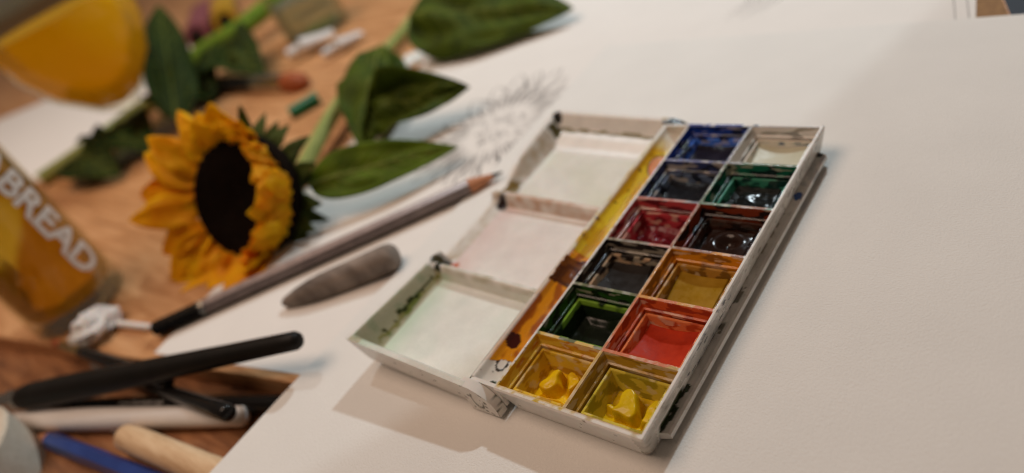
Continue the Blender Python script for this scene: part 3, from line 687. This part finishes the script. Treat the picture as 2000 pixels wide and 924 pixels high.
# lettering on the black brush
def text_mesh(s, size, off=0.0):
    cu = bpy.data.curves.new('lettering', 'FONT'); cu.body = s; cu.size = size; cu.offset = off; cu.resolution_u = 3
    o = bpy.data.objects.new('lettering', cu); col.objects.link(o); dg = bpy.context.evaluated_depsgraph_get(); dg.update()
    me = bpy.data.meshes.new_from_object(o.evaluated_get(dg)); bpy.data.objects.remove(o)
    bm = bmesh.new(); bm.from_mesh(me); bmesh.ops.triangulate(bm, faces=bm.faces)
    for _ in range(2):
        lg = [e for e in bm.edges if e.calc_length() > size * .16]
        if lg: bmesh.ops.subdivide_edges(bm, edges=lg, cuts=1)
    bmesh.ops.triangulate(bm, faces=bm.faces); bm.to_mesh(me); bm.free(); return me
def wrap(name, s, size, p0, axis, rad, start, updir, mat, parent, off=0.0, lift=.05, flip=1):
    """lettering wrapped on a round body: runs along axis; letters' tops point along the turn towards updir"""
    me = text_mesh(s, size, off); a = Vector(axis).normalized(); nrm = Vector(updir[0]); nrm = (nrm - a * nrm.dot(a)).normalized(); up = a.cross(nrm) * flip
    offp = world_loc(parent); h = size * .35
    for v in me.vertices:
        th = (v.co.y - h) / rad; p = Vector(p0) + a * (start + v.co.x) + (nrm * math.cos(th) + up * math.sin(th)) * (rad + lift); v.co = V(*p) - offp
    me.materials.append(mat); o = bpy.data.objects.new(name, me); col.objects.link(o); o.parent = parent; return o
q0, q1 = LB0, LB1; ax = (q1 - q0).normalized()
view = (CAM - (q0 + q1) / 2).normalized()
wrap('lettering', 'www.specialistcrafts', 3.5, q0, ax, 3.8, (unp(245, 778, -16) - q0).dot(ax), (view + Vector((0, 0, .25)),), INK, b3)
# ------------------------------------------------------------------ roll of tape
tc = unp(-66, 990, -22.3); RT, HT = 36, 22
TB = -22.28
t = thing('tape_roll', 'torn cream paper tape roll beside the blue pencil', 'tape roll', (tc.x, tc.y, -22.3))
m = MB(); N = 96
def tr(r, z, i):
    a = 2 * math.pi * i / N; c_, s_ = math.cos(a), math.sin(a); k = .45 * nz(c_ * 4, s_ * 4, z * .2) if r > 30 else 0
    return (tc.x + (r + k) * c_, tc.y + (r + k) * s_, z + (.7 * nz(c_ * 9, s_ * 9, 2) if z > TB + HT - 3 else 0))
prof = [(19, TB), (RT, TB), (RT + .2, TB + 7), (RT + .1, TB + 14), (RT, TB + HT - .9), (RT - .9, TB + HT), (27, TB + HT - .3), (19.6, TB + HT - .2), (19, TB + HT - .6)]
m.loops([[tr(r, z, i) for i in range(N)] for r, z in prof + prof[:1]])
m.build('paper_winding', TAPE, t, auto=40)
m = MB(); m.loops([[(tc.x + r * math.cos(2 * math.pi * i / 48), tc.y + r * math.sin(2 * math.pi * i / 48), z) for i in range(48)] for r, z in ((18.9, TB), (18.9, TB + HT - .6), (17, TB + HT - .6), (17, TB), (18.9, TB))]); m.build('core', KRAFT, t, auto=40)
# ------------------------------------------------------------------ sunflower
def leafmesh(mb, base, tip, normal, wid, curl=.15, fold=.2, nu=18, nv=10, wave=.0, seed=0, point=.42, droop=0.0):
    base, tip = Vector(base), Vector(tip); a = tip - base; Ln = a.length; a.normalize(); nrm = Vector(normal); nrm = (nrm - a * nrm.dot(a)).normalized(); sd = a.cross(nrm)
    ids = []
    for i in range(nu + 1):
        t = i / nu; wv = wid * (math.sin(math.pi * t ** point) ** .8) * (1 if t < .999 else 0) + .01
        c = base + a * Ln * t + nrm * (curl * Ln * math.sin(math.pi * t) - droop * Ln * t * t)
        row = []
        for j in range(nv + 1):
            s = -1 + 2 * j / nv
            off = sd * s * wv + nrm * (fold * wv * abs(s) ** 1.3 + wave * wv * nz(t * 4 + seed, s * 2.5, seed)) * 1.0
            row.append(mb.add(c + off))
        ids.append(row)
    for A, B in zip(ids, ids[1:]):
        for j in range(nv): mb.f.append((A[j], A[j + 1], B[j + 1], B[j]))
def solid(o, th=.25):
    md = o.modifiers.new('thickness', 'SOLIDIFY'); md.thickness = th * .001; md.offset = 0; return o
FC = ray(478, 385, 372)      # centre of the disc
vdir = (CAM - FC).normalized(); rt = RM.col[0].copy(); upv = RM.col[1].copy()
rt = (rt - vdir * rt.dot(vdir)).normalized(); upv = vdir.cross(rt); FN = (vdir * .76 - rt * .62 - upv * .10).normalized()
print('FLOWER', FC, FN)
SF = thing('sunflower', 'cut yellow sunflower with dark centre lying on the table, beside the grey pencil', 'sunflower', (FC.x + 20, FC.y + 10, -12.3))
fa, fx, fy = frame(FN, upv)
RD = 28.0
def fpt(r, ang, h): return FC + (fx * math.cos(ang) + fy * math.sin(ang)) * r + fa * h
m = MB(); prof = [(30.5, -4), (30, .5), (27, 2.2), (22, 3.2), (15, 2.6), (8, 1.2), (.01, .6)]
m.loops([[fpt(r, 2 * math.pi * i / 40, h) for i in range(40)] for r, h in prof]); dsc = m.build('disc', DISC, SF, auto=70)
m = MB(); ga = math.pi * (3 - 5 ** .5); rs = random.Random(3)
for i in range(1000):
    r = RD * (i / 1000) ** .5; an = i * ga; h = 1.0 + 2.2 * sst(0, 22, r) - 1.2 * sst(24, 29, r); b = fpt(r, an, h - .4); s = .34 + .22 * (r / RD)
    tp = fpt(r + rs.uniform(-.2, .4), an, h + 1.0 + rs.uniform(0, .9)); q = [m.add(b + (fx * math.cos(an + k * 2.094) + fy * math.sin(an + k * 2.094)) * s) for k in range(3)]; z = m.add(tp)
    for k in range(3): m.f.append((q[k], q[(k + 1) % 3], z))
fl_ = m.build('florets', simple('floret_tip', (.034, .018, .010), (.008, .005, .004), .9, 260, .3, Specular_IOR_Level=.1), dsc, smooth=False); fl_['kind'] = 'stuff'
# directions in the picture: 'lean' > 0 where the petals stand up over the disc (the side away from the facing direction)
rdir = (rt - fa * rt.dot(fa)).normalized()
cnt = 0
for ring_, (npet, r0, Ln, hh) in enumerate(((26, 27.5, 33, -1.5), (25, 28.5, 36, -3.5), (18, 27, 22, 0.5))):
    for i in range(npet):
        an = 2 * math.pi * (i + .5 * ring_) / npet + rs.uniform(-.09, .09)
        rad = fx * math.cos(an) + fy * math.sin(an); s = rad.dot(rdir)
        L_ = Ln * rs.uniform(.74, 1.14); lift = .10 + .35 * sst(-.8, -.1, s) + 1.0 * sst(-.1, .8, s) + rs.uniform(-.16, .16) + rs.uniform(-.15, .15) + (.25 if ring_ == 2 else 0)
        if ring_ == 2 and s < .0: continue
        su = rad.dot(upv); L_ *= 1 - .40 * sst(.1, .9, su); lift += .35 * sst(.2, .9, su); L_ *= 1.22 - .40 * sst(-.9, -.2, s) - .2 * sst(-.1, .7, s)
        d = (rad * math.cos(lift) + fa * math.sin(lift) + rad.cross(fa) * rs.uniform(-.22, .22)).normalized()
        b = fpt(r0, an, hh); m = MB()
        nrm = (fa * math.cos(lift) - rad * math.sin(lift))
        leafmesh(m, b, b + d * L_, nrm, rs.uniform(6.8, 9.0), curl=.05, fold=.22, nu=10, nv=6, wave=.55, seed=cnt, point=.85, droop=-.42 * sst(0, .8, s) + .12 * sst(0, -.8, s) + rs.uniform(-.06, .08))
        # keep petals above the table
        for q in m.v:
            if q.z < -11.6: q.z = -11.6 + (q.z + 11.6) * .03
        solid(m.build('petal', PETAL, SF, auto=60), .35); cnt += 1
for i in range(34):
    an = 2 * math.pi * i / 34 * 2 + rs.uniform(-.1, .1); rad = fx * math.cos(an) + fy * math.sin(an); hh = -5 - (i >= 17) * 3; m = MB()
    lift = rs.uniform(-.3, .35); d = (rad * math.cos(lift) + fa * math.sin(lift) * 1).normalized(); b = fpt(25 - (i >= 17) * 4, an, hh)
    leafmesh(m, b, b + d * rs.uniform(15, 21), (fa * math.cos(lift) - rad * math.sin(lift)), 4.2, curl=.02, fold=.2, nu=8, nv=4, wave=.3, seed=i + 50, point=.6, droop=rs.uniform(-.2, .3))
    for q in m.v:
        if q.z < -11.9: q.z = -11.9
    solid(m.build('sepal', SEPAL, SF, auto=60), .4)
m = MB(); prof = [(30, -3.5), (29, -7), (23, -12), (13, -17), (6.5, -21), (5.2, -28)]
m.loops([[fpt(r, 2 * math.pi * i / 32, h) for i in range(32)] for r, h in prof], False, True); m.build('receptacle', SEPAL, SF, auto=60)
s0 = fpt(0, 0, -20); s1 = fpt(0, 0, -36)
sp_ = spline([s0, s1, unp(655, 215, 0), unp(735, 120, -4), unp(800, 45, -6), unp(845, -30, -7), unp(900, -120, -7)], 12)
m = MB(); tube(m, sp_, [5.2 - 1.2 * min(1, i / 40) for i in range(len(sp_))], 14); m.build('stem', STEM, SF, auto=80)
def big_leaf(base, tip, nrm, wid, mat, parent, **k):
    m = MB(); leafmesh(m, base, tip, nrm, wid, nu=30, nv=16, **k)
    for q in m.v:
        if q.z < -11.4: q.z = -11.4
    o = solid(m.build('leaf', mat, parent, auto=80), .4)
    n = 17; mid = [m.v[i * n + 8] + Vector((0, 0, .12)) for i in range(31)]
    mv = MB(); tube(mv, mid, [1.0 - .85 * i / 30 for i in range(31)], 8)
    for i0 in range(3, 25, 3):
        for sg in (-1, 1):
            pts_ = [m.v[min(30, int(i0 + k * .75)) * n + 8 + sg * k] + Vector((0, 0, .1)) for k in range(0, 8)]
            tube(mv, pts_, [.42 - .045 * k for k in range(8)], 5)
    mv.build('vein', VEIN, o, auto=80)
    return o
# leaf C beside the head
big_leaf(unp(604, 362, 6), unp(895, 287, -4), (vdir + Vector((0, 0, .5))).normalized(), 12.5, LEAFB, SF, curl=.05, fold=.12, wave=.15, seed=3, point=.62)
# leaf A, folded in two lobes
big_leaf(unp(745, 88, 14), unp(705, 290, -2), (vdir + Vector((-.2, 0, .3))), 21, LEAF, SF, curl=.10, fold=-.55, wave=.7, seed=11, point=.72)
big_leaf(unp(700, 235, 0), unp(918, 170, 2), (vdir * .8 + Vector((.1, -.2, .5))), 16, LEAF, SF, curl=.08, fold=.5, wave=.7, seed=17, point=.8)
# leaf B, large, at the top
big_leaf(unp(800, 30, 16), unp(1118, 12, -2), (vdir + Vector((0, 0, .35))), 30, LEAF, SF, curl=.02, fold=-.12, wave=.3, seed=23, point=.55, droop=.02)
# ------------------------------------------------------------------ bottle with lettering
bc = Vector((-318, -30, 0)); RB = 26.0
t = thing('amber_bottle', 'clear glass bottle of amber liquid with white vertical lettering', 'bottle', (bc.x, bc.y, -12.3))
m = MB(); Z = -12.28
lathe(m, (bc.x, bc.y, Z), (0, 0, 1), [(0, RB - 5), (.6, RB - 2), (3, RB - .2), (7, RB), (150, RB), (170, 16), (190, 13), (215, 13), (215, 11.5), (188, 11.5), (168, 14.5), (148, RB - 1.8), (13, RB - 1.8), (9, RB - 4), (7.5, .05)], 48)
m.build('glass', GLASS, t, auto=50)
m = MB(); lathe(m, (bc.x, bc.y, Z), (0, 0, 1), [(7.7, .05), (9.2, RB - 4.2), (13.2, RB - 2.0), (128, RB - 2.0), (128, .05)], 48); m.build('liquid', AMBER, t, auto=50)
bv = (CAM - Vector((bc.x, bc.y, 40))); bv.z = 0; bv.normalize()
nn_ = Matrix.Rotation(R(40), 3, 'Z') @ bv
wrap('lettering', 'ABREAD', 20, (bc.x, bc.y, 0), (0, 0, -1), RB, -82, (nn_,), simple('white_print', (.78, .74, .68), None, .6), t, off=.55, lift=.1, flip=-1)
# ------------------------------------------------------------------ glass of orange drink
gb = unp(322, 262, -12.3); gb = Vector((-520, 118, 0))
t = thing('stemmed_glass', 'wide stemmed glass of orange drink behind the amber bottle', 'glass', (gb.x, gb.y, -12.3))
m = MB(); lathe(m, (gb.x, gb.y, -12.28), (0, 0, 1), [(0, 32), (1.2, 32), (3, 8), (6, 4), (26, 4), (30, 7), (38, 20), (60, 42), (85, 54), (115, 58), (135, 56), (135, 54.6), (115, 56.6), (85, 52.6), (61, 40.6), (40, 18.5), (34, .05)], 48); m.build('bowl', GLASS, t, auto=50)
m = MB(); lathe(m, (gb.x, gb.y, -12.28), (0, 0, 1), [(34.3, .05), (40.3, 18.2), (61.2, 40.2), (85, 52.2), (112, 56.2), (112, .05)], 48); m.build('drink', ORANGE, t, auto=50)
# ------------------------------------------------------------------ blurred things further back
def rod(name, label, cat, p0, p1, r, mat, prof=None):
    p0, p1 = Vector(p0), Vector(p1); t = place(name, label, cat, p0, p1); a, Ln = axis_of(p0, p1); m = MB()
    lathe(m, p0, a, [(s * Ln, q) for s, q in (prof or [(0, r * .6), (.02, r), (.98, r), (1, r * .6)])], 20); m.build('body', mat, t, auto=50); return t
# second cut stem with leaf, left
t = thing('cut_stem', 'pale green cut flower stem with dark leaves behind the amber bottle', 'flower stem', (*unp(180, 290, -12.3).xy, -12.3))
m = MB(); pts = spline([unp(80, 352, -6), unp(170, 290, -5), unp(262, 222, -5), unp(330, 175, -5)], 10); tube(m, pts, 6.5, 14); m.build('stem', STEM, t, auto=80)
big_leaf(unp(160, 300, -2), unp(235, 345, -8), Vector((0, -.3, 1)), 26, LEAFD, t, curl=.1, fold=.2, wave=.3, seed=31, point=.7)
big_leaf(unp(200, 265, 2), unp(292, 300, -8), Vector((0, .2, 1)), 28, LEAFD, t, curl=.1, fold=.2, wave=.3, seed=37, point=.7)
# dark green leaves and bright stem, top
t = thing('leafy_stem', 'bright green flower stem with large dark leaves beside the stemmed glass', 'flower stem', (*unp(350, 160, -12.3).xy, -12.3))
m = MB(); pts = spline([unp(340, 150, 0), unp(400, 100, 6), unp(470, 55, 10), unp(540, 0, 12), unp(600, -40, 12)], 10); tube(m, pts, 8.5, 14); m.build('stem', STEMG, t, auto=80)
big_leaf(unp(345, 235, 0), unp(310, 10, 60), Vector((1, -.2, .4)), 20, LEAFD, t, curl=.05, fold=.2, wave=.3, seed=41, point=.6)
big_leaf(unp(355, 150, 4), unp(420, 190, -8), Vector((.2, -.2, 1)), 40, LEAFD, t, curl=.1, fold=.2, wave=.3, seed=43, point=.7)
big_leaf(unp(420, 110, 4), unp(520, 145, -6), Vector((.2, -.2, 1)), 30, LEAFD, t, curl=.1, fold=.2, wave=.3, seed=47, point=.6)
# flat brush with brown bristles
p0, p1 = unp(335, 172, -7), unp(500, 164, -7); t = place('flat_brush', 'black handled flat brush with silver ferrule and brown bristles behind the sunflower', 'brush', p0, p1); a, Ln = axis_of(p0, p1)
m = MB(); lathe(m, p0, a, [(0, 3), (.02 * Ln, 5), (.6 * Ln, 7.5), (Ln, 6.5)], 20); m.build('handle', BLACK, t)
m = MB(); lathe(m, p0, a, [(Ln, 6.8), (Ln + 20, 7.4), (Ln + 46, 7.0)], 20); m.build('ferrule', STEEL, t)
m = MB(); lathe(m, p0, a, [(Ln + 46, 6.6), (Ln + 56, 8), (Ln + 68, 7), (Ln + 74, 3)], 20); m.build('bristles', BRISTLE, t)
# green sharpener-like block with a slot
p0, p1 = unp(566, 222, -8), unp(622, 190, -8); a, Ln = axis_of(p0, p1); t = place('green_cap', 'small green plastic cap lying near the sunflower stem', 'cap', p0, p1)
m = MB(); lathe(m, p0, a, [(0, 3.2), (.6, 4.1), (Ln * .8, 4.3)], 20); m.build('shell', GREENP, t)
m = MB(); lathe(m, p0, a, [(Ln * .8, 4.6), (Ln * .85, 4.7), (Ln, 4.6)], 20); m.build('collar', GREENP, t)
# crumpled tissue and the brush beside it
t0 = unp(190, 640, -8); m = MB(); N = 26
rows = []
for j in range(N // 2 + 1):
    th = math.pi * j / (N // 2); row = []
    for i in range(N):
        ph = 2 * math.pi * i / N; d = Vector((math.sin(th) * math.cos(ph), math.sin(th) * math.sin(ph), math.cos(th)))
        r = 1 + .38 * noise.fractal(d * 1.9 + Vector((4, 1, 0)), .8, 2.2, 4); row.append(Vector((t0.x + d.x * 11 * r, t0.y + d.y * 12 * r, max(-12.2, -6.5 + d.z * 7 * r))))
    rows.append(row)
m.loops(rows, False, False); tag(m.build('crumpled_tissue', TISSUE, auto=28, origin=Vector((t0.x, t0.y, -12.2))), 'crumpled white tissue beside the base of the amber bottle', 'tissue')
p0, p1 = unp(160, 688, -9), unp(330, 748, -9)
brush('gold_brush', 'dark brush handle with gold ferrule beside the crumpled tissue', p0, p1, [(0, 2.6), (.1, 3.2), (.6, 3.6), (.9, 3.2)] + tipn(3), BLACK, [(0, 2.7), (4, 2.9), (22, 2.4)], ([(22, 2.3), (30, 2.2), (38, .3)], BRISTLE), BRASS)
rod('paper_stick', 'thin white paper stick touching the black end of the grey pencil', 'stick', unp(228, 632, -10.5), unp(296, 640, -10.5), 1.7, TISSUE)
# sheets, jars and tubes far off
na, nb = unp(125, 335, -12.3), unp(262, 205, -12.3); nd = (nb - na).normalized(); nang = math.atan2(nd.y, nd.x) - math.pi / 2
nc = na - Vector((math.cos(nang), math.sin(nang), 0)) * 420
sheet('paper_sheet', nc.xy[:], nang, 420, 297, -12.28, -12.1, PAPER2, 'white sheet lying under the stemmed glass far back on the table', 'paper')
def jar(name, label, c, r, h, gm, lm=None, fill=.5):
    t = thing(name, label, 'jar', (c.x, c.y, -12.3)); m = MB()
    lathe(m, (c.x, c.y, -12.28), (0, 0, 1), [(0, r - 2), (2, r), (h - 8, r), (h - 4, r * .9), (h, r * .9), (h, r * .9 - 2), (h - 5, r * .9 - 2), (h - 9, r - 2.2), (5, r - 2.2), (4, .05)], 32); m.build('glass', gm, t, auto=50)
    if lm:
        m = MB(); lathe(m, (c.x, c.y, -12.28), (0, 0, 1), [(4.3, .05), (5.3, r - 2.5), (h * fill, r - 2.5), (h * fill, .05)], 32); m.build('water', lm, t, auto=50)
    return t
jar('water_jar', 'clear glass jar of teal water at the back of the table', unp(625, 62, -12.3), 30, 70, GLASS, TEALG)
def paint_tube(label, p0, p1, r, body, cap):
    p0, p1 = Vector(p0), Vector(p1); t = place('paint_tube', label, 'paint tube', p0, p1); a, Ln = axis_of(p0, p1); m = MB(); _, x, y = frame(a)
    rows = []
    for i in range(12):
        s = i / 11; rx = r * (1 + .25 * s); ry = r * (1 - .9 * s); rows.append([p0 + a * s + x * rx * math.cos(k * math.pi / 10) + y * ry * math.sin(k * math.pi / 10) for k in range(20)])
    m.loops(rows, True, True); m.build('body', body, t); m = MB(); lathe(m, p0, -a, [(0, r * .5), (3, r * .5), (3, r * .62), (14, r * .55)], 16); m.build('cap', cap, t)
TUBEW = simple('tube_white', (.72, .70, .68), None, .4); PINK = simple('tube_pink', lin(150, 84, 92), None, .4); YELW = simple('tube_yellow', lin(206, 160, 40), None, .4)
paint_tube('white paint tube with pale cap lying beyond the flat brush', unp(592, 92, -4), unp(650, 60, -4), 8, TUBEW, TUBEW)
paint_tube('short white paint tube lying beside the long sunflower stem', unp(660, 90, -6), unp(705, 62, -6), 6, TUBEW, TUBEW)
paint_tube('dull pink paint tube at the back beside the leafy stem', unp(385, 70, 0), unp(395, 5, 0), 14, PINK, BLACK)
paint_tube('yellow paint tube at the back beside the leafy stem', unp(440, 40, 0), unp(430, -8, 0), 14, YELW, BLACK)
t0 = unp(835, 108, -11)
sheet('paper_scrap', (t0.x - 16, t0.y - 16), R(30), 34, 24, -12.04, -11.85, TISSUE, 'small white paper scrap beside the largest sunflower leaf', 'paper')
